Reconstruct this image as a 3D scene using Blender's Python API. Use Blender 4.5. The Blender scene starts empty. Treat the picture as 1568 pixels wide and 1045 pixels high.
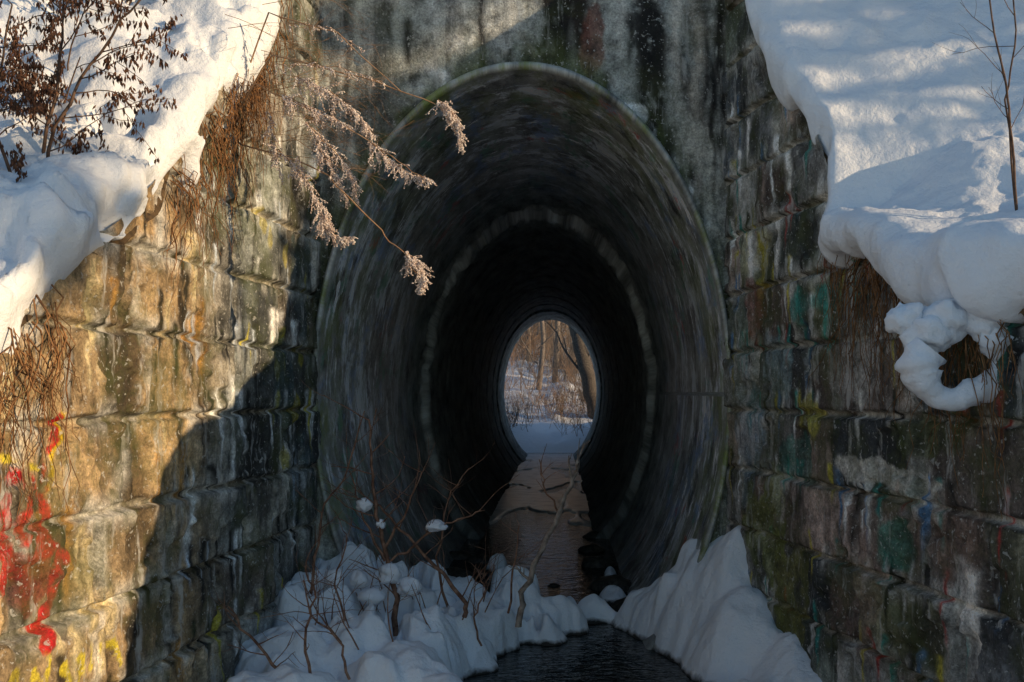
import bpy, math, random
import numpy as np
from mathutils import Vector
C=bpy.context
scene=C.scene
rng=random.Random(7); npr=np.random.RandomState(5)

# ---------------- noise ----------------
def _h(x,y,z):
    n=(x*374761393+y*668265263+z*1274126177)&0xffffffff
    n=((n^(n>>13))*1103515245)&0xffffffff
    n=((n^(n>>15))*2246822519)&0xffffffff
    return ((n^(n>>16))&0xffffff)/float(0xffffff)
def vn(x,y,z=0.0):
    x,y,z=np.broadcast_arrays(np.asarray(x,float),np.asarray(y,float),np.asarray(z,float))
    ix=np.floor(x).astype(np.int64);iy=np.floor(y).astype(np.int64);iz=np.floor(z).astype(np.int64)
    fx=x-ix;fy=y-iy;fz=z-iz
    fx=fx*fx*(3-2*fx);fy=fy*fy*(3-2*fy);fz=fz*fz*(3-2*fz)
    r=0
    for a in (0,1):
        for b in (0,1):
            for c in (0,1):
                w=(fx if a else 1-fx)*(fy if b else 1-fy)*(fz if c else 1-fz)
                r=r+w*_h(ix+a+1000,iy+b+1000,iz+c+1000)
    return r
def fbm(x,y,z=0.0,o=4):
    r=0;a=.5;s=1.0;t=0
    for i in range(o):
        r=r+a*vn(np.asarray(x)*s+i*17.3,np.asarray(y)*s+i*9.1,np.asarray(z)*s+i*5.7);t+=a;a*=.5;s*=2.03
    return r/t
def sst(a,b,x):
    t=np.clip((x-a)/(b-a),0,1);return t*t*(3-2*t)

# ---------------- mesh helpers ----------------
def link(o):
    scene.collection.objects.link(o);return o
def grid(name,P,mat,wrap=False,flip=False,col=None,uv=None):
    nu,nv=P.shape[:2]
    me=bpy.data.meshes.new(name)
    idx=np.arange(nu*nv).reshape(nu,nv)
    if wrap: idx=np.vstack([idx,idx[:1]])
    a=idx[:-1,:-1].ravel();b=idx[1:,:-1].ravel();c=idx[1:,1:].ravel();d=idx[:-1,1:].ravel()
    F=np.stack([a,b,c,d] if not flip else [a,d,c,b],1)
    me.vertices.add(nu*nv);me.vertices.foreach_set('co',P.reshape(-1,3).astype(np.float32).ravel())
    me.loops.add(F.size);me.loops.foreach_set('vertex_index',F.ravel().astype(np.int32))
    me.polygons.add(len(F));me.polygons.foreach_set('loop_start',(np.arange(len(F))*4).astype(np.int32))
    me.polygons.foreach_set('loop_total',np.full(len(F),4,dtype=np.int32))
    me.polygons.foreach_set('use_smooth',np.ones(len(F),dtype=bool))
    me.update(calc_edges=True)
    if col is not None:
        at=me.color_attributes.new('col','FLOAT_COLOR','POINT')
        cc=np.ones((nu*nv,4),np.float32);cc[:,:col.shape[-1]]=col.reshape(nu*nv,-1)
        at.data.foreach_set('color',cc.ravel())
    if uv is not None:
        at=me.attributes.new('arc','FLOAT_VECTOR','POINT')
        uu=np.zeros((nu*nv,3),np.float32);uu[:,:2]=uv.reshape(-1,2)
        at.data.foreach_set('vector',uu.ravel())
    me.materials.append(mat)
    return link(bpy.data.objects.new(name,me))
class B:
    def __init__(s): s.v=[];s.f=[];s.m=[]
    def tube(s,pts,r0,r1,n=5,m=0):
        k=len(pts);base=len(s.v)
        for i,p in enumerate(pts):
            p=Vector(p)
            d=(Vector(pts[min(i+1,k-1)])-Vector(pts[max(i-1,0)]))
            if d.length<1e-6:d=Vector((0,0,1))
            d.normalize()
            u=d.cross(Vector((.31,.17,.93)))
            if u.length<.05:u=d.cross(Vector((1,0,0)))
            u.normalize();w=d.cross(u)
            r=r0+(r1-r0)*i/max(1,k-1)
            for j in range(n):
                a=2*math.pi*j/n
                q=p+(u*math.cos(a)+w*math.sin(a))*r
                s.v.append(q[:])
        for i in range(k-1):
            for j in range(n):
                j2=(j+1)%n
                s.f.append((base+i*n+j,base+i*n+j2,base+(i+1)*n+j2,base+(i+1)*n+j));s.m.append(m)
        s.f.append(tuple(base+(k-1)*n+j for j in range(n)));s.m.append(m)
    def octa(s,p,d,L,w,m=0):
        p=Vector(p);d=Vector(d).normalized();u=d.cross(Vector((.2,.9,.3))).normalized();x=d.cross(u)
        b=len(s.v)
        for q in (p,p+d*L*.45+u*w,p+d*L*.45+x*w,p+d*L*.45-u*w,p+d*L*.45-x*w,p+d*L): s.v.append(q[:])
        for j in range(4):
            j2=(j+1)%4
            s.f.append((b,b+1+j2,b+1+j));s.m.append(m)
            s.f.append((b+5,b+1+j,b+1+j2));s.m.append(m)
    def quad(s,p,u,v,m=0):
        p=Vector(p);b=len(s.v)
        for q in (p-u,p+v*.6,p+u,p-v): s.v.append(q[:])
        s.f.append((b,b+1,b+2,b+3));s.m.append(m)
    def blob(s,c,rx,ry,rz,m=0,seed=0,n=12,amp=.3,fr=1.8):
        b=len(s.v);k=n;l=n*2
        T,Ph=np.meshgrid(np.linspace(0,np.pi,k+1),np.arange(l)*2*np.pi/l,indexing='ij')
        dx=np.sin(T)*np.cos(Ph);dy=np.sin(T)*np.sin(Ph);dz=np.cos(T)
        r=1+amp*(fbm(dx*fr+seed,dy*fr+9,dz*fr+4,3)-.5)*2
        s.v.extend(np.stack([c[0]+dx*rx*r,c[1]+dy*ry*r,c[2]+dz*rz*r],-1).reshape(-1,3).tolist())
        for i in range(k):
            for j in range(l):
                j2=(j+1)%l
                s.f.append((b+i*l+j,b+(i+1)*l+j,b+(i+1)*l+j2,b+i*l+j2));s.m.append(m)
    def mesh(s,name,mats,smooth=True):
        me=bpy.data.meshes.new(name);me.from_pydata(s.v,[],s.f)
        for x in mats:me.materials.append(x)
        me.polygons.foreach_set('material_index',s.m)
        me.polygons.foreach_set('use_smooth',[smooth]*len(s.f));me.update()
        return me
    def obj(s,name,mats,smooth=True):
        return link(bpy.data.objects.new(name,s.mesh(name,mats,smooth)))
def wob(pts,n=4,amp=.01,r=rng):
    out=[]
    for i in range(len(pts)-1):
        a=Vector(pts[i]);b=Vector(pts[i+1])
        for k in range(n):
            out.append(a.lerp(b,k/n)+Vector((r.uniform(-amp,amp),r.uniform(-amp,amp),r.uniform(-amp,amp)))*(0 if (i==0 and k==0) else 1))
    out.append(Vector(pts[-1]));return out
def grow(b,p,d,L,r,dep,R,n=4,m=0,spread=.7,up=.15,kids=(2,4),leaf=None):
    p=Vector(p);d=Vector(d).normalized();pts=[p.copy()];q=p.copy();dd=d.copy();seg=5
    for i in range(seg):
        dd=(dd+Vector((R.gauss(0,.13),R.gauss(0,.13),R.gauss(0,.13)+up*.2))).normalized()
        q=q+dd*L/seg;pts.append(q.copy())
    b.tube(pts,r,r*.45,n,m)
    if leaf: leaf(b,pts,R,dep)
    if dep<=0:return
    for i in range(R.randint(*kids)):
        t=R.uniform(.3,1.0);k=min(int(t*seg),seg-1);s=pts[k].lerp(pts[k+1],t*seg-k)
        nd=(dd+Vector((R.gauss(0,spread),R.gauss(0,spread),R.gauss(0,spread)+up))).normalized()
        grow(b,s,nd,L*R.uniform(.45,.75),r*R.uniform(.4,.6),dep-1,R,max(3,n-1),m,spread,up,kids,leaf)

# ---------------- materials ----------------
class M:
    def __init__(s,name,rough=.8,spec=.3):
        s.m=bpy.data.materials.new(name);s.m.use_nodes=True;s.t=s.m.node_tree;s.n=s.t.nodes
        s.b=s.n['Principled BSDF'];s.b.inputs['Roughness'].default_value=rough
        s.b.inputs['Specular IOR Level'].default_value=spec
        s.geo=s.n.new('ShaderNodeNewGeometry')
    def L(s,a,b): s.t.links.new(a,b)
    def attr(s,name,out='Color'):
        a=s.n.new('ShaderNodeAttribute');a.attribute_name=name;return a.outputs[out]
    def noise(s,scale,detail=6,mp=(1,1,1),vec=None,rough=.55,dist=0,off=0):
        mpn=s.n.new('ShaderNodeMapping');mpn.inputs['Scale'].default_value=mp;mpn.inputs['Location'].default_value=(off,off,off)
        s.L(vec or s.geo.outputs['Position'],mpn.inputs['Vector'])
        x=s.n.new('ShaderNodeTexNoise');x.inputs['Scale'].default_value=scale;x.inputs['Detail'].default_value=detail
        x.inputs['Roughness'].default_value=rough;x.inputs['Distortion'].default_value=dist
        s.L(mpn.outputs[0],x.inputs['Vector']);return x.outputs['Fac']
    def rng(s,v,a,b,c=0,d=1):
        x=s.n.new('ShaderNodeMapRange');x.inputs[1].default_value=a;x.inputs[2].default_value=b
        x.inputs[3].default_value=c;x.inputs[4].default_value=d;s.L(v,x.inputs[0]);return x.outputs[0]
    def math(s,op,a,b):
        x=s.n.new('ShaderNodeMath');x.operation=op
        for i,v in enumerate((a,b)):
            if isinstance(v,(int,float)):x.inputs[i].default_value=v
            else:s.L(v,x.inputs[i])
        return x.outputs[0]
    def mix(s,f,a,b,bt='MIX'):
        x=s.n.new('ShaderNodeMix');x.data_type='RGBA';x.blend_type=bt
        for sock,v in ((x.inputs[0],f),(x.inputs[6],a),(x.inputs[7],b)):
            if isinstance(v,(int,float)):sock.default_value=v
            elif isinstance(v,tuple):sock.default_value=(*v,1)
            else:s.L(v,sock)
        return x.outputs[2]
    def gray(s,v):
        x=s.n.new('ShaderNodeCombineColor')
        for i in range(3):s.L(v,x.inputs[i])
        return x.outputs[0]
    def bump(s,hs):
        prev=None
        for h,st,di in hs:
            x=s.n.new('ShaderNodeBump');x.inputs['Strength'].default_value=st;x.inputs['Distance'].default_value=di
            s.L(h,x.inputs['Height'])
            if prev:s.L(prev,x.inputs['Normal'])
            prev=x.outputs[0]
        s.L(prev,s.b.inputs['Normal'])
    def col(s,c):
        if isinstance(c,tuple):s.b.inputs['Base Color'].default_value=(*c,1)
        else:s.L(c,s.b.inputs['Base Color'])
def z_of(k):
    x=k.n.new('ShaderNodeSeparateXYZ');k.L(k.geo.outputs['Position'],x.inputs[0]);return x.outputs

def stone_mat(name,moss=.5,wh=.5):
    k=M(name,.8,.35)
    c=k.attr('col')
    big=k.noise(11,8,rough=.7)
    c=k.mix(1,c,k.gray(k.rng(big,.32,.68,.35,1.75)),'MULTIPLY')
    fine=k.noise(85,4,rough=.75)
    c=k.mix(1,c,k.gray(k.rng(fine,.3,.7,.5,1.5)),'MULTIPLY')
    s=k.rng(k.noise(7,5,(1,1,.12),rough=.6),.53,.66)
    c=k.mix(k.math('MULTIPLY',s,.65),c,(.022,.022,.02))
    w=k.rng(k.noise(13,6,(1,1,.13),rough=.7,off=7),.57,.66)
    c=k.mix(k.math('MULTIPLY',w,wh),c,(.60,.61,.60))
    g=k.math('MULTIPLY',k.rng(k.noise(2.6,7,rough=.75,off=3),.48,.60),moss)
    c=k.mix(g,c,(.08,.10,.025))
    sp=k.rng(k.noise(48,3,rough=.6,off=11),.61,.67)
    c=k.mix(k.math('MULTIPLY',sp,.6),c,(.57,.58,.56))
    k.col(c)
    k.bump([(big,.6,.035),(fine,.7,.012)])
    return k.m
m_stone=stone_mat('weathered_stone_blocks',.5,.65)
m_conc=stone_mat('old_concrete',.25,.5)

k=M('snow',.55,.3)
n=k.noise(3,4)
k.col(k.mix(n,(.74,.80,.89),(.83,.87,.93)))
k.bump([(k.noise(9,6,rough=.6),.35,.06),(k.noise(40,5,rough=.65),.4,.02),(k.noise(170,3,rough=.7),.4,.006)])
m_snow=k.m
k=M('creek_snow',.55,.3)
z=z_of(k)[2]
edge=k.rng(k.math('ADD',z,k.math('MULTIPLY',k.noise(14,4),.07)),-1.46,-1.43)
k.col(k.mix(edge,(.03,.027,.022),(.80,.86,.93)))
k.bump([(k.noise(14,6,rough=.6),.45,.05),(k.noise(60,4,rough=.7),.4,.012),(k.noise(160,3,rough=.7),.4,.006)])
m_csnow=k.m

k=M('creek_water',.04,.6)
k.col((.008,.010,.010))
k.b.inputs['IOR'].default_value=1.4
k.bump([(k.noise(4.5,3,(1,1.5,1),dist=.8),.22,.05),(k.noise(15,2,(.8,1.9,1),dist=.8),.42,.018)])
m_water=k.m
k=M('thin_ice',.24,.7)
k.col(k.mix(k.rng(k.noise(5,6),.35,.55),(.62,.65,.69),(.90,.92,.93)));k.bump([(k.noise(6,5),.15,.02)]);m_ice=k.m

# tunnel lining
k=M('tunnel_lining',.5,.5)
arc=k.attr('arc','Vector')
yy=z_of(k)[1]
k.L(k.rng(yy,8.5,10.4,.34,.8),k.b.inputs['Roughness'])
big=k.noise(3.4,8,(1.2,.6,1),arc,rough=.75)
base=k.mix(k.rng(big,.36,.64),(.055,.06,.06),(.36,.38,.375))
near=k.math('MULTIPLY',k.rng(yy,7.4,10.0,1,0),k.rng(yy,5.83,5.95,0,1))
def lay(off,lo,hi,colr,amt,base,mp=(1.3,.7,1),sc=1.8):
    f=k.rng(k.noise(sc,8,mp,arc,rough=.75,off=off,dist=.3),lo,hi)
    return k.mix(k.math('MULTIPLY',k.math('MULTIPLY',f,near),amt),base,colr)
base=lay(3,.50,.57,(.66,.70,.76),.8,base,(.8,1.4,1),2.6)
base=lay(9,.54,.60,(.13,.23,.42),.7,base)
base=lay(14,.55,.61,(.05,.24,.15),.75,base)
base=lay(21,.61,.64,(.5,.06,.06),.7,base,(1.2,.9,1),1.8)
base=lay(33,.53,.60,(.012,.012,.014),.85,base,(1.0,1.2,1),3.0)
base=lay(44,.58,.62,(.8,.83,.87),.85,base,(.7,1.7,1),4.0)
base=k.mix(k.math('MULTIPLY',k.rng(k.noise(2.2,7,(1,.8,1),arc,rough=.78,off=50),.46,.58),k.rng(yy,5.8,7.6,.9,0)),base,(.12,.155,.035))
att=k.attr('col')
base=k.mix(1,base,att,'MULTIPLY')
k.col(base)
k.bump([(big,.5,.03),(k.noise(30,5,rough=.7),.45,.014)])
m_tun=k.m

def bark(name,c1,c2,rough=.85):
    k=M(name,rough,.2);k.col(k.mix(k.rng(k.noise(30,3),.35,.65),c1,c2))
    return k.m
m_twig=bark('twig_bark',(.05,.03,.022),(.16,.10,.07))
m_rtwig=bark('red_twig_bark',(.12,.06,.04),(.32,.19,.13))
m_dead=bark('dead_wood',(.16,.13,.11),(.38,.32,.27))
m_brown=bark('dry_seed_pods',(.07,.03,.02),(.16,.08,.045))
m_frost=bark('frosted_seed_heads',(.55,.42,.36),(.88,.80,.75))
m_straw=bark('dry_stems',(.28,.16,.09),(.42,.27,.16))
m_vine=bark('dry_vines',(.12,.06,.03),(.34,.18,.08))
m_brush=bark('orange_brush',(.18,.11,.07),(.36,.24,.16))
m_brush2=bark('grey_brush',(.10,.085,.075),(.25,.21,.18))
m_trunk=bark('tree_bark',(.04,.035,.032),(.13,.11,.09))
m_needle=bark('spruce_needles',(.02,.035,.015),(.05,.08,.03))
m_soil=bark('bank_soil',(.035,.025,.017),(.13,.085,.045))
m_rock=bark('wet_rock',(.02,.019,.017),(.07,.065,.055),.45)

# ---------------- layout ----------------
D=5.84
cx,ax,az=-.22,1.2,1.88
def xl(Y): return -1.44-.10*(D-Y)
def xr(Y): return 1.0+.20*(D-Y)
YL=[-40,1.6,2.4,3.06,3.81,4.54,5.19,5.84,7.2,21.5,27]
ZL=[-1.4,-1.35,-.3,.22,.68,1.38,2.16,2.86,3.3,3.5,-1.5]
YR=[-40,1.6,2.5,3.05,3.38,3.62,3.78,3.9,4.36,4.5,4.8,5.43,5.84,7.2,21.5,27]
ZR=[-1.4,-1.35,-1.15,.26,.36,.38,.46,.56,.62,.95,1.42,2.25,2.84,3.3,3.5,-1.5]
ztl=lambda Y:np.interp(Y,YL,ZL)
ztr=lambda Y:np.interp(Y,YR,ZR)

# ---------------- stone wing walls ----------------
def blocks(s,z,seed,ch=.33,bw=.56):
    ci=np.floor((z+10)/ch).astype(int)
    fz=(z+10)/ch-ci
    off=_h(ci,ci*0+seed,ci*0+3)*3
    u=(s+off*bw+20)/bw
    u=u+.22*np.sin(u*1.7+ci)
    bi=np.floor(u).astype(int);fu=u-bi
    dz=np.minimum(fz,1-fz)*ch;ds=np.minimum(fu,1-fu)*bw
    r=_h(bi,ci,bi*0+seed);r2=_h(bi,ci,bi*0+seed+9)
    return np.minimum(ds,dz),r,r2
def drips(col,S,Z,lst,jit=.012,seed=0):
    for (s0,z0,L,w,c,a) in lst:
        w=w*1.35
        t=np.clip((z0-Z)/L,-.2,1.2)
        wob_=(vn(Z*6+s0*13,S*0+seed)-.5)*.03
        d=np.abs(S-s0-wob_)/(w*(1-.6*np.clip(t,0,1)))
        f=np.exp(-d**2*1.5)*sst(-.08,.02,t)*(1-sst(.5,1.05,t))
        f=f*sst(.25,.55,fbm(S*34,Z*16,seed,3)+.12)*a
        col+=(np.array(c)-col)*np.clip(f*1.6,0,1)[...,None]
def stroke(col,S,Z,pts,w,c,a=1):
    dm=np.full(S.shape,9.)
    for (x0,y0),(x1,y1) in zip(pts[:-1],pts[1:]):
        vx,vy=x1-x0,y1-y0;L=vx*vx+vy*vy+1e-9
        t=np.clip(((S-x0)*vx+(Z-y0)*vy)/L,0,1)
        dm=np.minimum(dm,np.hypot(S-x0-t*vx,Z-y0-t*vy))
    dm=dm+(fbm(S*25,Z*25,4,3)-.5)*.05
    f=(1-sst(w*.6,w*1.05,dm))*a*sst(.36,.5,fbm(S*22,Z*16,8,4)+.06)
    col+=(np.array(c)-col)*f[...,None]
def patch(col,S,Z,s0,z0,rs,rz,c,a,seed):
    d=np.hypot((S-s0)/rs,(Z-z0)/rz)+(fbm(S*9,Z*5,seed,5)-.5)*1.9
    f=(1-sst(.7,.95,d))*a
    col+=(np.array(c)-col)*f[...,None]
def wing(name,side,y0,mat):
    Ys=np.arange(y0,D+.001,.0085)
    nv=430
    T=np.linspace(0,1,nv)
    Yg,Tg=np.meshgrid(Ys,T,indexing='ij')
    zt=(ztl if side<0 else ztr)(Yg)+.04
    Zg=-1.95+(zt+1.95)*Tg
    seed=11 if side<0 else 23
    wv=(fbm(Yg*1.3,Zg*1.3,seed,2)-.5)*.02
    wv2=(fbm(Yg*9,Zg*9,seed+4,3)-.5)*.012
    jd,r,r2=blocks(Yg+wv+wv2,Zg+wv*.5+wv2*.6,seed)
    jn=jd+(fbm(Yg*14,Zg*14,seed,3)-.5)*.022
    mort=1-sst(.007,.018,jn)
    disp=(1-mort)*(.016+r*.028)+(fbm(Yg*6,Zg*6,seed+2,4)-.5)*.026+(fbm(Yg*24,Zg*24,seed+5,3)-.5)*.020
    disp+=sst(0,.03,jd)*.006
    ch=sst(.58,.63,fbm(Yg*4.2,Zg*4.2,seed+7,4));disp-=ch*.022
    X=(xl(Yg) if side<0 else xr(Yg))
    P=np.stack([X-side*disp,Yg,Zg],-1)
    pal=np.array([[.13,.135,.13],[.18,.17,.14],[.075,.085,.09],[.19,.185,.16],[.12,.105,.09],[.15,.165,.16]])*1.9 if side<0 else \
        np.array([[.17,.17,.165],[.09,.095,.10],[.20,.165,.145],[.11,.13,.115],[.20,.20,.195],[.16,.125,.11],[.065,.075,.085],[.16,.16,.11]])*2.2
    bi=(r*(len(pal)-.001)).astype(int)
    col=pal[bi]*(.65+.7*r2)[...,None]
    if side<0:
        warm=(1-sst(4.1,4.7,Yg))[...,None]  # tan stone, with golden sunlight painted into its colour on the sunlit stretch
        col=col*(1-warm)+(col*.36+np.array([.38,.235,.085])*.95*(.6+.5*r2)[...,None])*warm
    dk=sst(.48,.62,fbm(Yg*2.4,Zg*2.0,seed+31,5))
    col*=(1-.65*dk)[...,None]
    mc=np.array([.36,.33,.26]) if side<0 else np.array([.48,.475,.44])
    col+=(mc-col)*(mort*.85*sst(.33,.52,fbm(Yg*5,Zg*5,seed+40,3)))[...,None]
    dj=(1-sst(.0,.006,np.abs(jn-.02)))*.8
    col*=(1-dj)[...,None]
    sm=sst(.50,.60,fbm(Yg*7,Zg*2.2,seed+20,4))*sst(.10,.01,jd)
    col+=(np.array([.60,.60,.57])-col)*(sm*.75)[...,None]
    col*=(1-.35*ch)[...,None]
    R=random.Random(seed)
    dl=[]
    if side<0:
        for i in range(120):
            y=R.uniform(4.2,5.8);zc=math.floor(R.uniform(-1.2,1.9)/.33)*.33-.0
            dl.append((y,zc,R.uniform(.12,.42),R.uniform(.008,.02),R.choice([(.82,.86,.88),(.75,.8,.83),(.50,.58,.68),(.55,.50,.08),(.02,.02,.02),(.02,.02,.02)]),R.uniform(.7,1)))
        dl+=[(5.12,.42,.3,.035,(.9,.92,.93),1),(5.2,.42,.2,.03,(.9,.92,.93),1),(5.4,.38,.22,.03,(.85,.9,.92),1),(4.62,.05,.5,.028,(.85,.9,.93),1),(4.5,-.0,.35,.024,(.85,.9,.93),1),(4.22,-.5,.22,.045,(.85,.9,.93),1),(4.75,.0,.4,.022,(.8,.85,.9),1)]
        for i in range(40):
            dl.append((R.uniform(2.9,4.4),R.uniform(-1.2,.8),R.uniform(.15,.6),R.uniform(.01,.035),R.choice([(.40,.22,.06),(.03,.025,.015),(.05,.035,.02),(.60,.50,.30)]),.8))
        drips(col,Yg,Zg,dl)
        red=(.45,.014,.018)
        stroke(col,Yg,Zg,[(3.33,-.08),(3.27,-.20),(3.25,-.33)],.020,(.6,.42,.02))
        stroke(col,Yg,Zg,[(3.30,-.10),(3.23,-.22),(3.21,-.34)],.020,red)
        stroke(col,Yg,Zg,[(3.06,-.26),(3.13,-.27),(3.22,-.33),(3.24,-.42),(3.16,-.47),(3.12,-.40),(3.17,-.36)],.034,red)
        stroke(col,Yg,Zg,[(3.04,-.5),(3.12,-.56),(3.24,-.5),(3.33,-.55)],.036,red)
        stroke(col,Yg,Zg,[(3.30,-.58),(3.30,-.68),(3.24,-.76),(3.22,-.82)],.034,red)
        stroke(col,Yg,Zg,[(3.02,-.34),(3.05,-.48),(3.03,-.60)],.030,red)
        stroke(col,Yg,Zg,[(3.0,-.20),(3.09,-.21),(3.2,-.25)],.016,(.62,.5,.04))
        stroke(col,Yg,Zg,[(3.17,-.30),(3.19,-.38),(3.15,-.52)],.014,(.04,.05,.03),.9)
        patch(col,Yg,Zg,3.17,-.62,.14,.12,(.22,.03,.02),.6,5)
        for a in range(8):
            y=3.05+a*.085;zz=-.88+R.uniform(-.04,.03)
            stroke(col,Yg,Zg,[(y,zz),(y+R.uniform(-.02,.05),zz-R.uniform(.06,.13))],.020,(.60,.50,.03),.85)
        stroke(col,Yg,Zg,[(3.5,-.76),(3.52,-1.0)],.055,(.6,.56,.48),.9)
        for (y,zz,a) in [(4.95,.86,.6),(5.05,.78,.5),(5.3,.72,.6),(5.45,-.1,.7),(5.15,.12,.7),(5.5,.2,.7),(5.3,-.35,.7)]:
            patch(col,Yg,Zg,y,zz,.05,.07,(.42,.36,.03),a,int(y*100))
        for (y,zz) in [(5.55,.6),(5.2,.0),(5.6,-.6)]:
            patch(col,Yg,Zg,y,zz,.2,.3,(.05,.10,.12),.5,int(y*90))
    else:
        cs=[(.8,.83,.85),(.74,.76,.75),(.62,.64,.62),(.05,.34,.29),(.04,.27,.25),(.48,.42,.07),(.42,.06,.05),(.02,.02,.02),(.02,.02,.02),(.12,.25,.45)]
        for i in range(220):
            y=R.uniform(3.3,5.8);zc=math.floor(R.uniform(-1.2,1.9)/.33)*.33
            dl.append((y,zc,R.uniform(.1,.4),R.uniform(.007,.02),R.choice(cs),R.uniform(.6,1)))
        dl+=[(5.4,.84,.4,.04,(.85,.85,.83),1),(5.3,.84,.5,.035,(.5,.44,.08),1),(5.1,.88,.35,.03,(.85,.85,.83),.9),(4.95,1.25,.3,.03,(.85,.85,.83),.9),
             (4.8,.50,.35,.03,(.06,.38,.32),1),(4.55,.48,.3,.04,(.07,.40,.35),1),(4.68,.45,.3,.03,(.8,.82,.8),.9),
             (3.55,-.6,.35,.035,(.85,.83,.8),1),(3.48,-.62,.4,.03,(.82,.8,.76),.9),(5.62,1.35,.3,.02,(.85,.87,.9),.9),(5.5,1.5,.3,.02,(.76,.76,.76),.9)]
        drips(col,Yg,Zg,dl)
        for (y,zz,rs,rz,c,a) in [(4.7,-.12,.16,.16,(.48,.44,.08),.8),(4.62,.42,.3,.10,(.05,.28,.24),.65),(5.4,.4,.15,.18,(.30,.08,.07),.65),
               (4.9,-.35,.25,.12,(.06,.24,.20),.55),(5.5,-.3,.2,.3,(.20,.32,.42),.5),(4.2,-.33,.35,.05,(.6,.59,.55),.9),(4.0,-.62,.16,.12,(.04,.22,.17),.65),
               (3.9,-.36,.3,.05,(.6,.58,.53),.8),(3.6,-.5,.25,.15,(.26,.17,.13),.5),(5.0,-1.0,.3,.3,(.20,.20,.05),.65),(5.3,-.7,.25,.35,(.19,.22,.06),.65),(4.3,-.9,.3,.25,(.26,.18,.15),.5),(5.1,.1,.2,.2,(.28,.40,.43),.5),
               (4.4,.1,.3,.2,(.46,.46,.44),.6),(5.6,.1,.12,.3,(.46,.50,.52),.6),(3.7,-.15,.3,.12,(.06,.08,.02),.7)]:
            patch(col,Yg,Zg,y,zz,rs,rz,c,a,int(y*77))
    col=np.clip(col,.006,.9)
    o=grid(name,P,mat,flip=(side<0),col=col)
    n=12
    U,V=np.meshgrid(np.linspace(0,1,n),np.linspace(0,1,nv),indexing='ij')
    e=P[0][None]+np.stack([side*.5*U,0*U,0*U],-1)
    cc=np.broadcast_to(col[0][None],e.shape).copy()
    o2=grid('wall_end',e,mat,flip=(side>0),col=cc);o2.parent=o
    return o
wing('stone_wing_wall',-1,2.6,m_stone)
wing('stone_wing_wall.001',1,3.0,m_stone)

# ---------------- concrete headwall ----------------
na,nr=560,150
th=np.linspace(0,2*np.pi,na,endpoint=False)
kx=1.028
ex=ax*kx*np.cos(th);ez=az*kx*np.sin(th)
x0,x1,zb,ztop=-1.75,1.32,-2.3,2.95
with np.errstate(divide='ignore'):
    tx=np.where(ex>0,(x1-cx)/ex,(x0-cx)/np.where(ex==0,1e-9,ex))
    tz=np.where(ez>0,ztop/np.where(ez==0,1e-9,ez),zb/np.where(ez==0,-1e-9,ez))
tm=np.minimum(np.abs(tx),np.abs(tz))
tt=np.linspace(0,1,nr)
F=1+(tm[:,None]-1)*tt[None]
HX=cx+ex[:,None]*F;HZ=ez[:,None]*F
bd=np.floor((HX+fbm(HX*2,HZ*.4,5,2)*.08)/.19).astype(int)
disp=(_h(bd,bd*0,bd*0+4)-.5)*.012+(fbm(HX*4,HZ*4,2,4)-.5)*.03+(fbm(HX*25,HZ*25,3,3)-.5)*.012
disp-=sst(.60,.68,fbm(HX*5,HZ*3,9,4))*.015
HY=D-disp
c=np.array([.36,.385,.37])*(.6+.8*fbm(HX*3,HZ*1.2,31,4))[...,None]*(.85+.3*_h(bd,bd*0,bd*0+8))[...,None]
dl=[]
R=random.Random(3)
for i in range(90):
    dl.append((R.uniform(-1.5,1.1),R.uniform(1.2,3.0),R.uniform(.3,1.2),R.uniform(.010,.04),R.choice([(.03,.03,.03),(.05,.05,.05),(.52,.54,.53),(.47,.49,.46)]),R.uniform(.4,.8)))
dl+=[(.0,2.9,1.3,.10,(.012,.012,.012),1),(.12,2.9,1.15,.09,(.02,.015,.012),1),(-.08,2.9,1.2,.03,(.01,.01,.01),1),(.22,2.9,1.2,.05,(.4,.4,.36),.7),
     (.50,2.9,1.9,.06,(.012,.012,.012),1),(.57,2.2,1.4,.05,(.012,.012,.012),1),(.68,2.9,1.5,.05,(.46,.44,.40),.7),(.35,2.7,.9,.04,(.50,.50,.47),.6),(-.62,2.7,.9,.07,(.7,.72,.7),.7),(-.25,2.9,1.,.06,(.6,.62,.6),.6),(.8,2.9,2.2,.05,(.38,.36,.32),.7),(.95,2.9,2,.03,(.03,.03,.03),.8)]
drips(c,HX,HZ,dl)
for (x,zz,rs,rz,cl,a) in [(-.60,2.05,.10,.12,(.85,.87,.85),.9),(-.72,1.9,.1,.06,(.76,.78,.78),.6),(-.3,2.2,.12,.2,(.64,.66,.64),.7),(.42,1.62,.08,.07,(.88,.9,.92),1),(.72,1.15,.06,.10,(.88,.9,.92),.9),(.8,1.4,.12,.2,(.58,.58,.53),.6),
      (.2,2.05,.06,.3,(.16,.06,.045),.8),(-1.0,1.7,.3,.4,(.15,.16,.155),.7),(-1.3,.9,.2,.6,(.10,.105,.09),.6),(.9,.4,.12,.5,(.15,.18,.07),.5)]:
    patch(c,HX,HZ,x,zz,rs,rz,cl,a,int((x+5)*61))
rim=np.exp(-((F-1)*14)**2)*sst(.35,.55,fbm(HX*6,HZ*6,77,4))
c+=(np.array([.07,.09,.025])-c)*(rim*.8)[...,None]
c=np.clip(c,.006,.9)
hw=grid('concrete_headwall',np.stack([HX,HY,HZ],-1),m_conc,wrap=True,flip=False,col=c)

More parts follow.
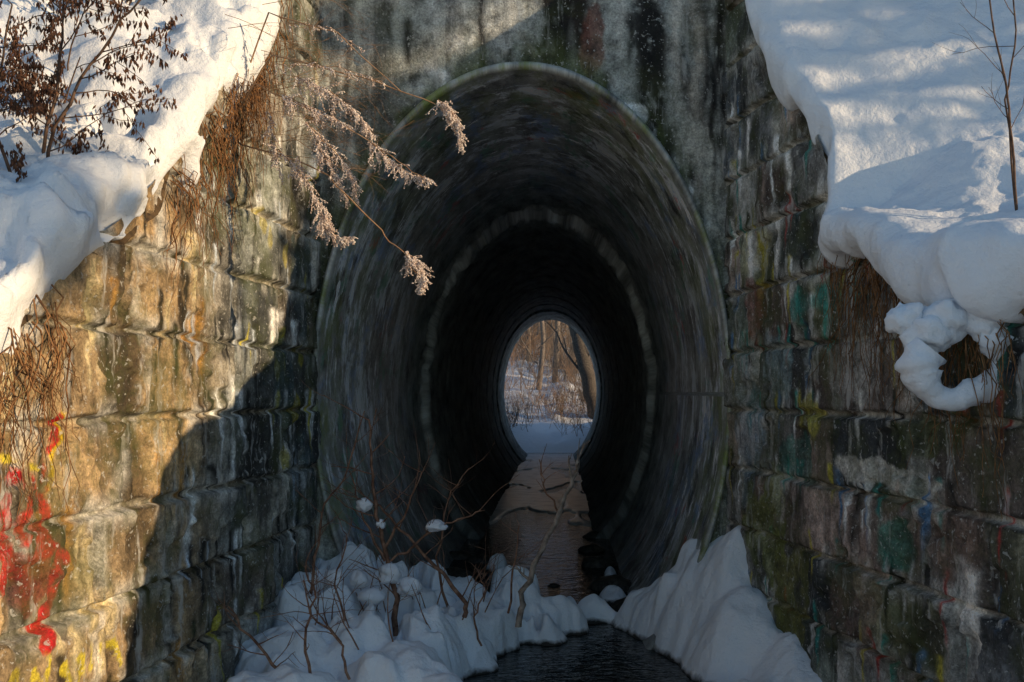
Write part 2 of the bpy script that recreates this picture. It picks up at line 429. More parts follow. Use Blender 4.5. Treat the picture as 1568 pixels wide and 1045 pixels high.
# ---------------- tunnel ----------------
prof=[(5.95,1.035),(5.81,1.026),(5.795,1.02),(5.79,1.013),(5.795,1.005),(5.81,1.0)]
Y=5.84
while Y<10.15:
    prof.append((Y,1.008 if abs(Y-8.31)<.02 else 1.0));Y+=.03
prof+=[(10.17,.995),(10.18,.985),(10.185,.97),(10.19,.955),(10.2,.94),(10.23,.93)]
Y=10.26
while Y<21.0:
    kk=.93
    if any(abs(Y-j)<.07 for j in (11.8,13.4,15.0,16.6,18.2,19.8)): kk=.96
    prof.append((Y,kk));Y+=.06
prof+=[(21.02,.93),(21.03,.92),(21.04,.905)]
Y=21.1
while Y<23.35: prof.append((Y,.905));Y+=.1
prof+=[(23.38,.90),(23.42,.905),(23.46,.93),(23.46,.99)]
pa=np.array(prof);na=420
th=np.linspace(0,2*np.pi,na,endpoint=False)
TH,YY=np.meshgrid(th,pa[:,0],indexing='ij');KK=np.broadcast_to(pa[:,1],TH.shape)
cu,su=np.cos(TH),np.sin(TH)
dn=(fbm(cu*5+5,su*6,YY*1.0,4)-.5)*.022
rg=np.exp(-((YY-10.15)/.15)**2)
dn=dn*(1-.5*rg)+rg*(fbm(cu*12,su*16,YY*8,4)-.5)*.15*sst(-.3,.3,su)
YJ=YY+rg*(fbm(cu*7+3,su*9,0*YY,4)-.55)*.4
K2=KK+dn*.7*sst(5.8,6.0,YY)
TP=np.stack([cx+ax*K2*cu,YJ,az*K2*su],-1)
arcl=np.stack([TH*1.58,YY],-1)
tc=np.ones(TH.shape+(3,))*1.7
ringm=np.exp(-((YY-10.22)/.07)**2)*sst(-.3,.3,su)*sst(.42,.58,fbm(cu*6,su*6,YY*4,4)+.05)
tc*=(1-.35*sst(10.25,10.9,YY))[...,None]  # shade deep in the bore painted into the lining colour
tc*=(1+1.0*sst(20.9,21.1,YY))[...,None]  # daylight on the exit section painted in as lighter lining
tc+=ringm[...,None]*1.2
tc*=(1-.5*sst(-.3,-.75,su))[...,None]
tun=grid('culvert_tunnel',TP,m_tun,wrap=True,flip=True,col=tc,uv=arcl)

# far headwall
F=np.linspace(1,1.6,6)
U=np.stack([cx+ax*.985*np.cos(th)[:,None]*F,23.46+0*th[:,None]*F,az*.985*np.sin(th)[:,None]*F],-1)
fh=grid('concrete_headwall.001',U,m_conc,wrap=True,col=np.full(U.shape,.16))

# ---------------- snow banks ----------------
Yf=np.concatenate([np.arange(-40,1.5,1.5),np.arange(1.5,2.8,.06),np.arange(2.8,6.4,.012),np.arange(6.4,8,.05),np.arange(8,27.1,.5)])
phi=np.radians(np.linspace(-90,90,16))
do=np.concatenate([np.arange(.012,1.8,.015),1.8*1.12**np.arange(1,34)])
def hbank(side,Xd,Yv):
    """snow surface height: side, distance outward from the wall, Y"""
    zt=(ztl if side<0 else ztr)(Yv)
    sl=.22 if side<0 else .06
    h=zt+sl*np.minimum(Xd,2.5)*sst(6.5,5.0,Yv)
    val=-1.35+ (.10 if side>0 else .25)*np.minimum(Xd,14)
    return np.maximum(h,np.minimum(val,3.0))
def bank(name,side):
    nY=len(Yf)
    win=sst(2.3,2.8,Yf)*(1-sst(5.75,5.95,Yf))
    n1=fbm(Yf*2.3,Yf*0+side*3.1,0,2);n2=fbm(Yf*7,Yf*0+side*5,0,3)
    T=.12+.10*n1
    O=(.04+.14*sst(.3,.75,fbm(Yf*1.7,Yf*0,side+8.,2))+.07*(n2-.5))*win+.0
    Dn=(.02+.24*sst(.42,.80,fbm(Yf*5.2,Yf*0,side+3.,3)))*win
    if side>0: Dn=Dn*(.55+.45*sst(3.7,4.0,Yf))
    zt=(ztl if side<0 else ztr)(Yf)
    xe=np.where(Yf<D,(xl if side<0 else xr)(Yf),(-1.44 if side<0 else 1.0))
    X=[xe+side*.10];Z=[zt-Dn*.4-.02]
    half=(T+Dn)/2;mid=zt+(T-Dn)/2
    for p in phi:
        X.append(xe-side*O*max(math.cos(p),0)**.6);Z.append(mid+half*math.sin(p))
    XA=np.stack(X,1);ZA=np.stack(Z,1)
    dd=np.broadcast_to(do,(nY,len(do)))
    Xo=xe[:,None]+side*dd
    YB=np.broadcast_to(Yf[:,None],dd.shape)
    H=hbank(side,dd,YB)+T[:,None]
    if side>0:
        sm_=np.interp(YB,[-40,1.6,2.5,3.05,3.6,4.36,4.8,5.43,5.84,7.2,21.5,27],[-1.4,-1.35,-1.15,.06,.40,.86,1.42,2.25,2.84,3.3,3.5,-1.5])
        w_=sst(.0,.5,dd);H=H*(1-w_)+np.maximum(H,sm_+.06*np.minimum(dd,2.5)*sst(6.5,5.0,YB)+T[:,None])*w_
    XA=np.concatenate([XA,Xo],1);ZA=np.concatenate([ZA,H],1)
    YA=np.broadcast_to(Yf[:,None],XA.shape).copy()
    tcol=np.concatenate([np.linspace(0,1,17),np.ones(len(do))])
    fine=sst(1.5,2.8,YA)*(1-sst(6.2,7.5,YA))
    a1=(fbm(XA*2.1,YA*2.1,ZA*2.1,3)-.5)*(.14 if side>0 else .30)
    a2=(fbm(XA*8+3,YA*8,ZA*8,3)-.5)*(.05 if side>0 else .15)
    rid=1-np.abs(2*fbm(XA*3.3+9,YA*3.3,ZA*3.3,2)-1)
    a3=(sst(.2,.9,rid)-.5)*(.02 if side>0 else .12)
    a4=(fbm(XA*20,YA*20,ZA*20,2)-.5)*(.02 if side>0 else .045)
    amp=(a1+a2+a3+a4)*fine
    if side<0:
        amp-=.14*sst(.60,.70,fbm(XA*4.5,YA*4.5,ZA*4.5+3,3))*fine*tcol
    nx=-side*np.concatenate([[1],np.cos(phi),np.zeros(len(do))])
    XA=XA+nx*amp*.7;ZA=ZA+amp*(.35+.65*tcol)
    YA=YA+(fbm(XA*6,ZA*6,YA*6,2)-.5)*.05*fine
    if side>0:
        ZA+=(.05*np.exp(-((XA-1.9-.25*(YA-3.5))/.10)**2)+.035*np.exp(-((XA-2.4-.5*(YA-4.5))/.09)**2))*fine*tcol
    return grid(name,np.stack([XA,YA,ZA],-1),m_snow,flip=(side>0))
bank('snow_bank',-1);bank('snow_bank.001',1)
# soil beneath the snow
for i,side in enumerate((-1,1)):
    Ys=np.arange(2.6,5.9,.02);dd=np.linspace(-.015,.6,16)
    Yg,Dg=np.meshgrid(Ys,dd,indexing='ij')
    X=(xl if side<0 else xr)(Yg)+side*Dg
    Z=(ztl if side<0 else ztr)(Yg)+.03+(fbm(X*12,Yg*12,2,3)-.5)*.09
    X=X-side*(fbm(X*8,Yg*8,5,3)-.3)*.06*(Dg<.03)
    Z[:,0]-=.16*fbm(Yg[:,0]*9,Yg[:,0]*0,side,3)
    grid('bank_soil'+('' if i==0 else '.001'),np.stack([X,Yg,Z],-1),m_soil,flip=(side>0))
# embankment top over the culvert
Xs=np.linspace(-1.8,1.4,40);Ys=np.linspace(5.80,23.4,160)
Xg,Yg=np.meshgrid(Xs,Ys,indexing='ij')
Z=np.interp(Yg,[5.8,7.2,21.5,23.4],[2.92,3.45,3.6,2.3])+(fbm(Xg*1.5,Yg*1.5,0,3)-.5)*.1
grid('embankment_snow',np.stack([Xg,Yg,Z],-1),m_snow)

# ---------------- ground, creek, far side ----------------
s=np.linspace(-400,400,60);Xg,Yg=np.meshgrid(s,s,indexing='ij')
grid('ground',np.stack([Xg,Yg,np.full(Xg.shape,-2.35)],-1),m_snow)
s=np.concatenate([np.linspace(-1.9,1.9,60)]);Ys=np.linspace(-10,40,300)
Xg,Yg=np.meshgrid(s,Ys,indexing='ij')
grid('creek_water',np.stack([Xg,Yg,np.full(Xg.shape,-1.5)],-1),m_water)
Xs=np.concatenate([-60*np.linspace(1,.05,40)**1.6,np.linspace(-.45,.45,20),60*np.linspace(.05,1,40)**1.6]);Xs=np.unique(Xs)
Ys=np.concatenate([np.arange(23.5,45,.2),np.arange(45,160,2.)])
Xg,Yg=np.meshgrid(Xs,Ys,indexing='ij')
ZF=([23.5,24.6,26,28,32,45,80,160],[-1.62,-1.5,-1.1,-.75,-.1,1.6,9,20])
Z=np.interp(Yg,*ZF)
Z+=(fbm(Xg*1.2,Yg*1.2,0,4)-.5)*.6*sst(24,27,Yg)
grid('far_hillside',np.stack([Xg,Yg,Z],-1),m_snow)

# foreground snow
Xs=np.arange(-2.1,1.95,.014);Ys=np.concatenate([np.arange(-10,3.4,.15),np.arange(3.4,8.9,.014)])
Xg,Yg=np.meshgrid(Xs,Ys,indexing='ij')
dm=[(.94,5.95,.44,.62,-.86),(1.02,5.72,.34,.42,-.76),(.76,6.2,.38,.40,-1.08),(1.02,5.35,.38,.46,-1.05),(1.16,5.0,.32,.50,-1.2),(.56,6.4,.26,.22,-1.24),
(.70,4.80,.24,.14,-1.40),(.90,4.65,.30,.2,-1.38),(1.3,4.6,.36,.5,-1.36),
(-.02,6.25,.20,.16,-1.33),(-.28,6.15,.26,.24,-1.20),(-.32,6.45,.18,.18,-1.14),(-.50,5.8,.26,.22,-1.22),(-.16,5.98,.18,.12,-1.36),(-.62,6.3,.25,.25,-1.2),(-.58,5.45,.24,.22,-1.24),
(-1.22,5.85,.34,.4,-.90),(-1.3,5.4,.36,.42,-1.0),(-.95,5.75,.26,.3,-1.0),(-.82,6.1,.2,.3,-1.1),(-.95,5.0,.32,.36,-1.13),(-1.3,4.8,.34,.4,-1.12),(-.74,5.2,.24,.3,-1.17),(-.77,4.65,.28,.35,-1.2),(-1.2,4.3,.4,.4,-1.24),(-.55,4.6,.18,.25,-1.32),(-.5,4.2,.26,.4,-1.36),(-1.4,4.0,.4,.5,-1.34),
(.22,6.5,.16,.12,-1.40),
(-.48,8.4,.10,.14,-1.36),(-.9,7.3,.25,.4,-1.38),(.38,7.2,.18,.4,-1.42),(.40,8.1,.12,.3,-1.44)]
def hd(Xg,Yg,dm,H):
    for (x,y,rx,ry,zt) in dm:
        q=((Xg-x)/rx)**2+((Yg-y)/ry)**2
        e=1.0 if x>.3 else .62
        h=-1.72+(zt+1.72)*(np.clip(1-q*.8,0,1))**e
        if x>.3:
            d=np.abs(H-h);H=np.maximum(H,h)+.05*np.clip(1-d/.15,0,1)**2*(np.minimum(H,h)>-1.6)
        else: H=np.maximum(H,h)
    return H
wa=np.where(Xg>.3,.12,.26)
wx=Xg+(fbm(Xg*4,Yg*4,1,4)-.5)*wa;wy=Yg+(fbm(Xg*4,Yg*4,6,4)-.5)*wa
H=hd(wx,wy,dm,np.full(Xg.shape,-1.72))
side=-1.72+.5*sst(.9,1.8,np.abs(Xg+.2))
H=np.maximum(H,np.where(Yg<3.4,side,-1.72))
R=random.Random(12)
sm=[]
for (x,y,rx,ry,zt) in dm[:29]:
    for j in range(2 if x>.3 else 12):
        a=R.uniform(0,6.28);q=R.uniform(.1,.85)
        x2=x+rx*q*math.cos(a);y2=y+ry*q*math.sin(a)
        hh=-1.72+(zt+1.72)*max(0,1-q*q*.8)**(1.0 if x>.3 else .62)
        rr=R.uniform(.035,.13)
        sm.append((x2,y2,rr,rr*R.uniform(.8,1.3),hh+R.uniform(.0,.02 if x>.3 else .07)))
wx2=Xg+(fbm(Xg*10,Yg*10,1,3)-.5)*.12;wy2=Yg+(fbm(Xg*10,Yg*10,6,3)-.5)*.12
H2=np.full(Xg.shape,-1.72)
for (x,y,rx,ry,zt) in sm:
    i0,i1=np.searchsorted(Xs,[x-rx*1.6-.08,x+rx*1.6+.08]);j0,j1=np.searchsorted(Ys,[y-ry*1.6-.08,y+ry*1.6+.08])
    sl=(slice(i0,i1),slice(j0,j1))
    q=((wx2[sl]-x)/rx)**2+((wy2[sl]-y)/ry)**2
    h=zt-.09*(1-np.sqrt(np.clip(1-q,0,1)))
    H2[sl]=np.maximum(H2[sl],np.where(q<1,h,-1.72))
H=np.maximum(H,np.where(H>-1.6,H2,-1.72))
for _ in range(3):
    Hs=H.copy();Hs[1:-1,1:-1]=(H[1:-1,1:-1]*2+H[2:,1:-1]+H[:-2,1:-1]+H[1:-1,2:]+H[1:-1,:-2])/6;H=Hs
am=np.where(Xg>.3,.8,1.0)
H+=((fbm(Xg*5,Yg*5,8,3)-.5)*.10+(fbm(Xg*14,Yg*14,3,3)-.5)*.07)*am*sst(-1.6,-1.4,H)
hol=sst(.56,.64,fbm(Xg*7,Yg*7,15,3))*(Xg<-.1)*(Yg<6.2)*(Yg>4.9)
H-=hol*.16
grid('creekside_snow',np.stack([Xg,Yg,H],-1),m_csnow)

# rocks
b=B()
R=random.Random(4)
for (x,y,s_) in [(.33,8.6,.13),(.42,7.6,.15),(.30,9.4,.1),(-.85,8.0,.14),(-.95,9.0,.12),(.05,7.0,.07),(-.55,7.1,.12),(.5,6.9,.12),(-.7,8.8,.1),(.36,10.3,.1),(-.05,7.7,.05)]:
    b.blob((x,y,-1.52),s_*1.3,s_,s_*.75,0,R.random()*50,8,.4)
b.obj('creek_rocks',[m_rock])
# ice shelf grown across the outlet
Xs=np.arange(-1.1,.7,.02);Ys=np.arange(11.0,23.6,.05)
Xg,Yg=np.meshgrid(Xs,Ys,indexing='ij')
f=fbm(Xg*2.6,Yg*.6,12,4)+.30*sst(11.6,13.0,Yg)-.34*np.exp(-((Yg-15.3-.5*np.sin(Xg*7))/.5)**2)-.26*np.exp(-((Yg-19.0+.5*np.sin(Xg*5))/.3)**2)-.16*np.abs(Xg+.2)
Z=-1.5+np.clip((f-.60)*.5,-.05,.02)
grid('creek_ice',np.stack([Xg,Yg,Z],-1),m_ice)

# ---------------- plants ----------------
R=random.Random(21)
def pods(b,pts,R,dep):
    if dep>1:return
    for p in pts[1:]:
        for j in range(2 if dep else 4):
            q=Vector(p)+Vector((R.gauss(0,.008),R.gauss(0,.008),R.gauss(0,.006)))
            b.octa(q,(R.gauss(0,.35),R.gauss(0,.35),-1),R.uniform(.018,.035),R.uniform(.003,.006),1)
b=B()
for pts in [[(-1.90,3.62,.62),(-1.84,3.63,.96),(-1.74,3.62,1.13),(-1.58,3.6,1.34),(-1.46,3.6,1.51)],
            [(-1.95,3.66,.65),(-1.86,3.68,1.1),(-1.84,3.68,1.3),(-1.83,3.7,1.5)],
            [(-2.02,3.62,.55),(-2.05,3.6,1.0),(-1.98,3.6,1.4)],
            [(-1.92,3.6,.62),(-1.98,3.5,.9),(-2.02,3.5,1.3)]]:
    w=wob(pts,4,.008,R);b.tube(w,.008,.003,5)
    for i in range(3,len(w)):
        if R.random()<.7:
            grow(b,w[i],(R.uniform(-.6,1.0),R.uniform(-.5,.5),R.uniform(.1,.9)),R.uniform(.14,.3),.003,1,R,3,0,.5,-.25,(2,4),pods)
b.obj('seed_pod_shrub',[m_twig,m_brown])
b=B()
for i in range(22):
    x=R.uniform(-2.6,-1.75);y=R.uniform(3.7,4.9)
    z0=float(ztl(y))+.22*(-x-1.6)+.02
    grow(b,(x,y,z0),(R.uniform(-.5,.6),R.uniform(-.4,.2),1),R.uniform(.2,.45),.005,2,R,4,0,.5,.1,(2,4),pods)
for i in range(18):
    y=R.uniform(3.1,3.7);x=R.uniform(-2.2,-1.75);z0=float(ztl(y))+.05
    grow(b,(x,y,z0),(R.uniform(-.4,.6),R.uniform(-.3,.3),1),R.uniform(.12,.3),.004,2,R,4,0,.6,.0,(2,4),pods)
b.obj('bank_weeds',[m_twig,m_brown])

# frosted plant arching over the opening
b=B()
def head(b,pts,R,L0=.05,dens=1.0,m=1):
    L0*=1.35
    pts=wob(pts,8,.004,R)
    b.tube(pts,.0022,.001,4,0)
    n=len(pts)
    for i in range(n):
        t=i/n
        for j in range(int(3*dens)):
            d=(Vector(pts[min(i+1,n-1)])-Vector(pts[max(0,i-1)])).normalized()
            sd=(d*.7+Vector((R.gauss(0,.6),R.gauss(0,.5),R.gauss(-.55,.45)))).normalized()
            L=L0*(1.15-t)*R.uniform(.6,1.3)+.012
            q=Vector(pts[i]);e=q+sd*L+Vector((0,0,-.012))
            b.tube([q,q.lerp(e,.5)+Vector((0,0,.004)),e],.0013,.0008,3,m)
            k=int(L/.0065)
            for u in range(k):
                p=q.lerp(e,(u+.5)/k)
                b.octa(p,(R.gauss(0,.6)+sd.x*.5,R.gauss(0,.6),R.gauss(-.4,.5)),R.uniform(.008,.015),R.uniform(.0020,.004),m)
st=[[(-1.62,4.75,1.22),(-1.41,4.6,1.42),(-1.0,4.5,1.22),(-.75,4.45,1.05),(-.58,4.4,.93)],
    [(-1.62,4.8,1.25),(-1.33,4.6,1.56),(-.9,4.5,1.42),(-.55,4.5,1.30),(-.46,4.45,1.15)],
    [(-1.6,4.7,1.2),(-1.3,4.6,1.1),(-1.05,4.5,.98),(-.80,4.45,.72),(-.68,4.4,.60),(-.62,4.4,.50)],
    [(-1.62,4.8,1.25),(-1.35,4.6,1.75),(-1.0,4.5,1.62),(-.72,4.5,1.36)],
    [(-1.3,4.6,1.12),(-1.15,4.55,.95),(-1.05,4.5,.80)]]
for s_ in st:
    b.tube(wob(s_,5,.006,R),.0048,.0018,5,0)
heads=[([(-.86,4.47,1.13),(-.75,4.45,1.03),(-.64,4.43,.96),(-.57,4.4,.94)],.055,1.3),
 ([(-1.27,4.55,1.36),(-1.08,4.5,1.27),(-.95,4.5,1.20)],.055,1.4),
 ([(-1.20,4.55,1.44),(-1.04,4.5,1.36),(-.90,4.5,1.24),(-.85,4.5,1.17)],.055,1.4),
 ([(-1.15,4.5,1.22),(-1.0,4.5,1.07),(-.93,4.5,.95),(-.92,4.5,.88)],.055,1.3),
 ([(-1.2,4.55,1.08),(-1.12,4.5,.9),(-1.06,4.5,.82),(-1.03,4.5,.74)],.05,1.0),
 ([(-1.1,4.5,1.12),(-1.02,4.5,1.0),(-.96,4.5,.86)],.045,1.2),
 ([(-1.08,4.5,.82),(-1.07,4.5,.75),(-1.0,4.5,.70),(-.94,4.5,.70)],.04,1.4),
 ([(-.68,4.4,.62),(-.63,4.4,.58),(-.60,4.4,.50),(-.62,4.4,.46)],.05,1.4),
 ([(-.55,4.5,1.32),(-.49,4.47,1.27),(-.45,4.45,1.17),(-.44,4.45,1.10)],.05,1.3),
 ([(-1.3,4.55,1.5),(-1.0,4.5,1.47),(-.8,4.5,1.40)],.035,.7),
 ([(-1.35,4.6,1.3),(-1.3,4.55,1.12),(-1.27,4.55,.98)],.04,.8),
 ([(-1.25,4.6,1.7),(-1.05,4.5,1.65),(-.9,4.5,1.55)],.03,.6),
 ([(-1.35,4.6,1.15),(-1.22,4.55,1.05),(-1.17,4.5,.97)],.04,.8)]
for pts,L0,de in heads: head(b,pts,R,L0,de)
for i in range(34):
    s0=Vector((-1.55+R.uniform(-.05,.25),4.7+R.uniform(-.2,.2),1.35+R.uniform(-.25,.45)))
    grow(b,s0,(1,R.uniform(-.4,.2),R.uniform(-.4,.5)),R.uniform(.25,.5),.0018,2,R,3,0,.4,-.1,(2,4))
b.obj('frosted_goldenrod',[m_straw,m_frost])

# right bank stems
b=B()
for pts,r in [([(1.73,3.77,.62),(1.715,3.77,.95),(1.70,3.77,1.11),(1.665,3.77,1.29),(1.61,3.77,1.55)],.006),
            ([(1.74,3.78,.62),(1.70,3.8,1.12),(1.74,3.8,1.32),(1.73,3.8,1.55)],.004)]:
    w=wob(pts,4,.006,R);b.tube(w,r,.003,5)
    for i in range(4,len(w)):
        if R.random()<.55: grow(b,w[i],(R.choice([-1,1])*R.uniform(.3,.9),R.uniform(-.3,.3),R.uniform(.3,.8)),R.uniform(.12,.26),.002,1,R,3,0,.4,.1,(1,2))
b.obj('bare_stems',[m_twig])

# creek-side shrub with snow caps
b=B()
def stem(pts,r0,r1,kid=.5,L=(.12,.3),m=0,dep=1):
    w=wob(pts,4,.012,R);b.tube(w,r0,r1,5,m)
    for i in range(3,len(w)):
        if R.random()<kid:
            grow(b,w[i],(R.uniform(-1,1),R.uniform(-.5,.4),R.uniform(.2,1)),R.uniform(*L),r1*.8,dep,R,4,m,.5,.15,(1,3))
stem([(-.87,5.3,-1.3),(-.876,5.3,-1.1),(-.93,5.3,-.83),(-.98,5.3,-.59),(-1.0,5.3,-.4),(-1.015,5.3,-.15)],.018,.005,.6)
stem([(-.93,5.3,-.83),(-.8,5.25,-.6),(-.72,5.2,-.42)],.009,.003,.7)
stem([(-.93,5.3,-.90),(-1.02,5.3,-.72),(-1.07,5.3,-.60),(-1.12,5.3,-.42)],.009,.003,.7)
stem([(-.90,5.3,-.90),(-.75,5.3,-.80),(-.64,5.3,-.72),(-.5,5.3,-.66),(-.4,5.3,-.63)],.008,.003,.4)
stem([(-.51,5.3,-1.2),(-.51,5.3,-1.09),(-.72,5.32,-.87),(-.9,5.35,-.68),(-1.05,5.35,-.56)],.014,.005,.5)
stem([(-1.30,5.2,-1.2),(-1.29,5.2,-.95),(-1.25,5.2,-.63),(-1.13,5.2,-.45),(-1.02,5.2,-.1)],.010,.003,.6)
stem([(-.6,5.5,-1.3),(-.68,5.5,-.9),(-.62,5.5,-.6),(-.5,5.5,-.42)],.009,.003,.7)
stem([(-.22,5.3,-1.25),(-.198,5.3,-1.08),(-.06,5.3,-.765),(.063,5.3,-.487),(.097,5.3,-.36)],.019,.011,.35,(.1,.2),1)
stem([(.0,5.35,-.66),(-.08,5.3,-.5),(-.11,5.3,-.36)],.006,.003,.5,(.08,.15))
stem([(-.28,5.4,-1.2),(-.24,5.4,-.9),(-.22,5.4,-.72)],.007,.003,.5,(.08,.15))
stem([(-.4,5.1,-1.3),(-.44,5.05,-1.15),(-.37,5.05,-1.0),(-.41,5.05,-.9)],.006,.003,.5,(.08,.15))
stem([(-1.05,4.9,-1.25),(-1.1,4.9,-.95),(-1.05,4.9,-.7)],.007,.003,.6)
stem([(-1.2,4.4,-1.3),(-1.27,4.4,-1.2),(-1.42,4.45,-1.05),(-1.5,4.5,-.97)],.009,.004,.7,(.08,.2))
stem([(-1.1,4.4,-1.3),(-1.13,4.4,-1.1),(-1.08,4.4,-.9),(-1.12,4.4,-.75)],.008,.003,.7,(.08,.2))
stem([(-.95,4.5,-1.3),(-.98,4.5,-1.15),(-1.12,4.5,-1.0),(-1.16,4.5,-.85)],.007,.003,.6,(.08,.2))
for i in range(24):
    x=R.uniform(-1.3,-.4);y=R.uniform(4.7,5.9)
    grow(b,(x,y,-1.22),(R.uniform(-.6,.6),R.uniform(-.4,.2),1),R.uniform(.15,.38),.004,2,R,4,0,.5,.1,(1,3))
for (x,y,z,rx,rz,sd) in [(-1.045,5.3,-.60,.040,.036,1),(-.955,5.3,-.70,.024,.026,2),(-.66,5.3,-.715,.058,.03,3),(-.90,5.3,-.97,.06,.05,4),(-1.07,5.3,-1.0,.05,.05,5),(-.8,5.3,-1.04,.06,.05,6),(-1.2,5.3,-.99,.05,.05,9),(-.99,5.25,-1.08,.07,.05,14)]:
    b.blob((x,y,z),rx,rx,rz,2,sd*3.7,16,.5,1.3)
b.obj('creekside_shrub',[m_rtwig,m_dead,m_snow])

# vines and roots
b=B()
for i in range(220):
    y=R.uniform(3.25,4.5);x=float(xr(y))-.04;z=float(ztr(y))+R.uniform(-.16,.05)
    p=[(x,y,z)];q=Vector((x-.03,y,z))
    dy=R.uniform(-.6,.6)
    for k_ in range(R.randint(3,10)):
        q=q+Vector((R.gauss(0,.008),dy*.05+R.gauss(0,.03),-R.uniform(.02,.09)))
        q.x=min(q.x,float(xr(q.y))-.045);p.append(q[:])
    b.tube(p,R.uniform(.0015,.0035),.001,3)
b.obj('hanging_vines',[m_vine])
b=B()
for i in range(300):
    y=R.choice([R.uniform(4.0,4.9),R.uniform(2.8,3.3),R.uniform(4.3,5.3),R.uniform(4.4,5.1)]);x=float(xl(y))+.04;z=float(ztl(y))+R.uniform(-.25,.05)
    p=[(x,y,z)];q=Vector((x+.03,y,z));dy=R.uniform(-.5,.5)
    for k_ in range(R.randint(3,10)):
        q=q+Vector((R.gauss(0,.012),dy*.05+R.gauss(0,.025),-R.uniform(.02,.08)))
        q.x=max(q.x,float(xl(q.y))+.045);p.append(q[:])
    b.tube(p,R.uniform(.0015,.0045),.001,3)
b.obj('hanging_roots',[m_vine])

# curled snow sliding off the right bank: an uneven sagging loop
b=B()
n_=64;mm=18;base=len(b.v)
ctr=Vector((1.345,3.36,.075));ru=Vector((.93,-.36,0)).normalized();rn=Vector((.36,.93,0)).normalized()
for i in range(n_):
    t=i/(n_-1);a=math.radians(140+t*250)
    R0=.105+.012*math.sin(a*2+1)
    rad=ru*math.cos(a)+Vector((0,0,1))*math.sin(a)
    c_=ctr+rad*R0*(1.0 if math.sin(a)<0 else 1.15)+rn*(.03*math.cos(a))
    r_=.060-.030*t+.012*math.sin(t*11)
    for j in range(mm):
        p=2*math.pi*j/mm
        dv=rad*math.cos(p)+rn*math.sin(p)
        q=c_+dv*r_
        rr=r_*(1+1.1*(float(fbm(q.x*17,q.y*17,q.z*17,3))-.5))
        b.v.append((c_+dv*rr)[:])
for i in range(n_-1):
    for j in range(mm):
        j2=(j+1)%mm
        b.f.append((base+i*mm+j,base+i*mm+j2,base+(i+1)*mm+j2,base+(i+1)*mm+j));b.m.append(0)
b.f.append(tuple(base+(n_-1)*mm+j for j in range(mm)));b.m.append(0)
for (x,y,z,r_,sd) in [(1.26,3.40,.19,.075,1),(1.33,3.40,.24,.085,2),(1.44,3.36,.24,.08,3),(1.46,3.33,.17,.06,4),(1.20,3.44,.25,.07,5)]:
    b.blob((x,y,z),r_,r_,r_*.9,0,sd*5.3,18,.5,1.6)
b.obj('snow_curl',[m_snow])

# unseen trees on the sun side; conifers added to shade headwall and banks
R=random.Random(77)
def spruce(zs=.3,H=11.,rm=2.3):
    b=B()
    b.tube([(0,0,-.5),(0,0,H*.5),(0,0,H)],.16,.02,8,0)
    z=zs
    while z<H:
        rad=rm*(1-(z-zs*.5)/H)**.8+.1
        for j in range(13):
            a=R.uniform(0,6.28);r=rad*R.uniform(.75,1.1)
            e=Vector((math.cos(a)*r,math.sin(a)*r,z-.25*r))
            s0=Vector((0,0,z));b.tube([s0,s0.lerp(e,.5)+Vector((0,0,.06)),e],.02,.006,3,0)
            for q in range(int(r*7)+2):
                t=R.uniform(.1,1);p=s0.lerp(e,t)+Vector((R.gauss(0,.06),R.gauss(0,.06),R.gauss(-.04,.05)))
                u=Vector((R.gauss(0,1),R.gauss(0,1),R.gauss(0,.5))).normalized()*R.uniform(.14,.26)
                v=Vector((R.gauss(0,1),R.gauss(0,1),-1)).normalized()*R.uniform(.12,.22)
                b.quad(p,u,v,1)
        z+=.2
    return b.mesh('shade_spruce',[m_trunk,m_needle],False)
sm_=spruce()
for i,(x,y,sc) in enumerate([(10,4.32,1.12),(12.5,5.1,1.2),(11.0,7.6,1.15),(14,3.5,1.1),(9.2,6.2,1.0)]):
    o=link(bpy.data.objects.new('shade_spruce',sm_));o.location=(x,y,float(hbank(1,np.array(x-1.),np.array(y)))-.1);o.scale=(sc,sc,sc);o.rotation_euler[2]=i*1.3
pm=spruce(4.4,11,2.6)  # added unseen pines, crown height set to shade the left bank snow
for i,(x,y) in enumerate([(10,-2.0),(12,-3.7)]):
    o=link(bpy.data.objects.new('shade_pine',pm));o.location=(x,y,-.45);o.rotation_euler[2]=i*2
def baretree(seed,H=6,m=m_trunk,dep=4):
    b=B();R=random.Random(seed);grow(b,(0,0,-.3),(R.uniform(-.15,.15),0,1),H*.5,H*.018,dep,R,6,0,.45,.35,(3,5))
    return b.mesh('bare_tree',[m])
bt=[baretree(i,7) for i in (1,2,3)]
for i,(x,y) in enumerate([(6.5,3.7)]):
    o=link(bpy.data.objects.new('bare_tree',bt[i%3]));o.location=(x,y,-.0);o.scale=(.55,.55,.55)

# far woodland seen through the culvert
par=link(bpy.data.objects.new('woodland_brush',None))
def shrubmesh(seed,m):
    b=B();R=random.Random(seed)
    for i in range(11):
        grow(b,(R.gauss(0,.35),R.gauss(0,.35),-.1),(R.gauss(0,.4),R.gauss(0,.4),1),R.uniform(.7,1.6),.013,2,R,3,0,.45,.2,(3,5))
    return b.mesh('brush',[m])
sms=[shrubmesh(i,m_brush if i%2 else m_brush2) for i in range(6)]
R=random.Random(5)
def fz(y): return float(np.interp(y,*ZF))
for i in range(105):
    y=R.uniform(31,56) if i>34 else R.uniform(25.5,31)
    x=R.uniform(-.075,.06)*y*1.1
    o=link(bpy.data.objects.new('brush_clump',R.choice(sms)));o.parent=par
    s_=R.uniform(.5,1.1)*(1+(y-28)*.02) if i>34 else R.uniform(.35,.75)
    o.location=(x,y,fz(y)-.1);o.scale=(s_,s_,s_);o.rotation_euler[2]=R.uniform(0,6.28)
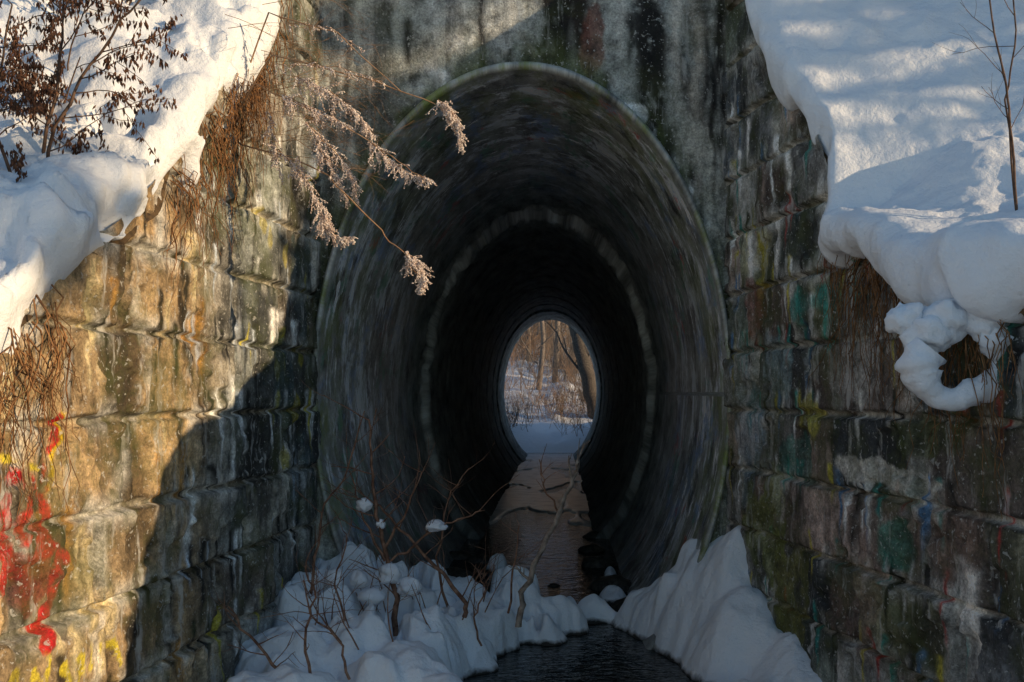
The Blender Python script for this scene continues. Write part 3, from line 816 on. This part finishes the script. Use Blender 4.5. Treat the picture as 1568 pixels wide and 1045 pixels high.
for i in range(36):
    y=R.uniform(36,95);x=R.uniform(-.10,.10)*y
    o=link(bpy.data.objects.new('bare_tree',bt[i%3]));o.location=(x,y,fz(y));s_=R.uniform(1.1,1.9);o.scale=(s_,s_,s_);o.rotation_euler[2]=R.uniform(0,6)
b=B();R=random.Random(9)
b.tube(wob([(1.05,28,-1.2),(.95,28,-.3),(.72,28,.7),(.45,28.2,1.7),(.2,28.4,3.)],4,.03,R),.23,.17,10)
for i in range(9): grow(b,(.75-.1*i,28,.4+.4*i),(R.uniform(-1,1),0,.6),1.6,.04,3,R,4,0,.5,.2,(2,4))
b.obj('leaning_tree',[m_trunk])
b=B()
for (x,y,r) in [(-.75,34,.10),(-.2,36,.12),(.1,40,.13),(.55,38,.09),(-1.3,42,.14),(-.5,47,.15),(.9,45,.14)]:
    z0=fz(y)-.4
    b.tube(wob([(x,y,z0),(x+R.uniform(-.2,.2),y,z0+2),(x+R.uniform(-.3,.3),y,z0+5)],4,.03,R),r,r*.6,8)
    for i in range(6): grow(b,(x,y,z0+1.2+.5*i),(R.uniform(-1,1),R.uniform(-.5,.5),.5),1.2,.03,2,R,4,0,.5,.2,(2,4))
b.obj('woodland_saplings',[m_brush2])

# ---------------- light ----------------
S=Vector((1,-.30,.24)).normalized()
ld=bpy.data.lights.new('sun','SUN');ld.energy=5;ld.angle=math.radians(.6);ld.color=(1,.72,.42)
lo=link(bpy.data.objects.new('sun',ld));lo.rotation_euler=S.to_track_quat('Z','Y').to_euler();lo.location=(20,-6,12)
w=bpy.data.worlds.new('World');scene.world=w;w.use_nodes=True
nt=w.node_tree;sk=nt.nodes.new('ShaderNodeTexSky');sk.sky_type='NISHITA';sk.sun_disc=False
sk.sun_elevation=math.asin(S.z);sk.sun_rotation=math.atan2(S.x,S.y)
sk.ozone_density=2.6;sk.dust_density=.3;sk.air_density=1.3
nt.links.new(sk.outputs[0],nt.nodes['Background'].inputs[0]);nt.nodes['Background'].inputs[1].default_value=.15

# ---------------- camera ----------------
cd=bpy.data.cameras.new('camera');cd.sensor_width=36;cd.lens=35;cd.shift_x=-.0466;cd.shift_y=.0497
cd.clip_start=.05;cd.clip_end=1500
co=link(bpy.data.objects.new('camera',cd));co.location=(0,0,0);co.rotation_euler=(math.radians(90),0,0)
scene.camera=co
scene.view_settings.view_transform='Standard';scene.view_settings.look='None';scene.view_settings.exposure=0
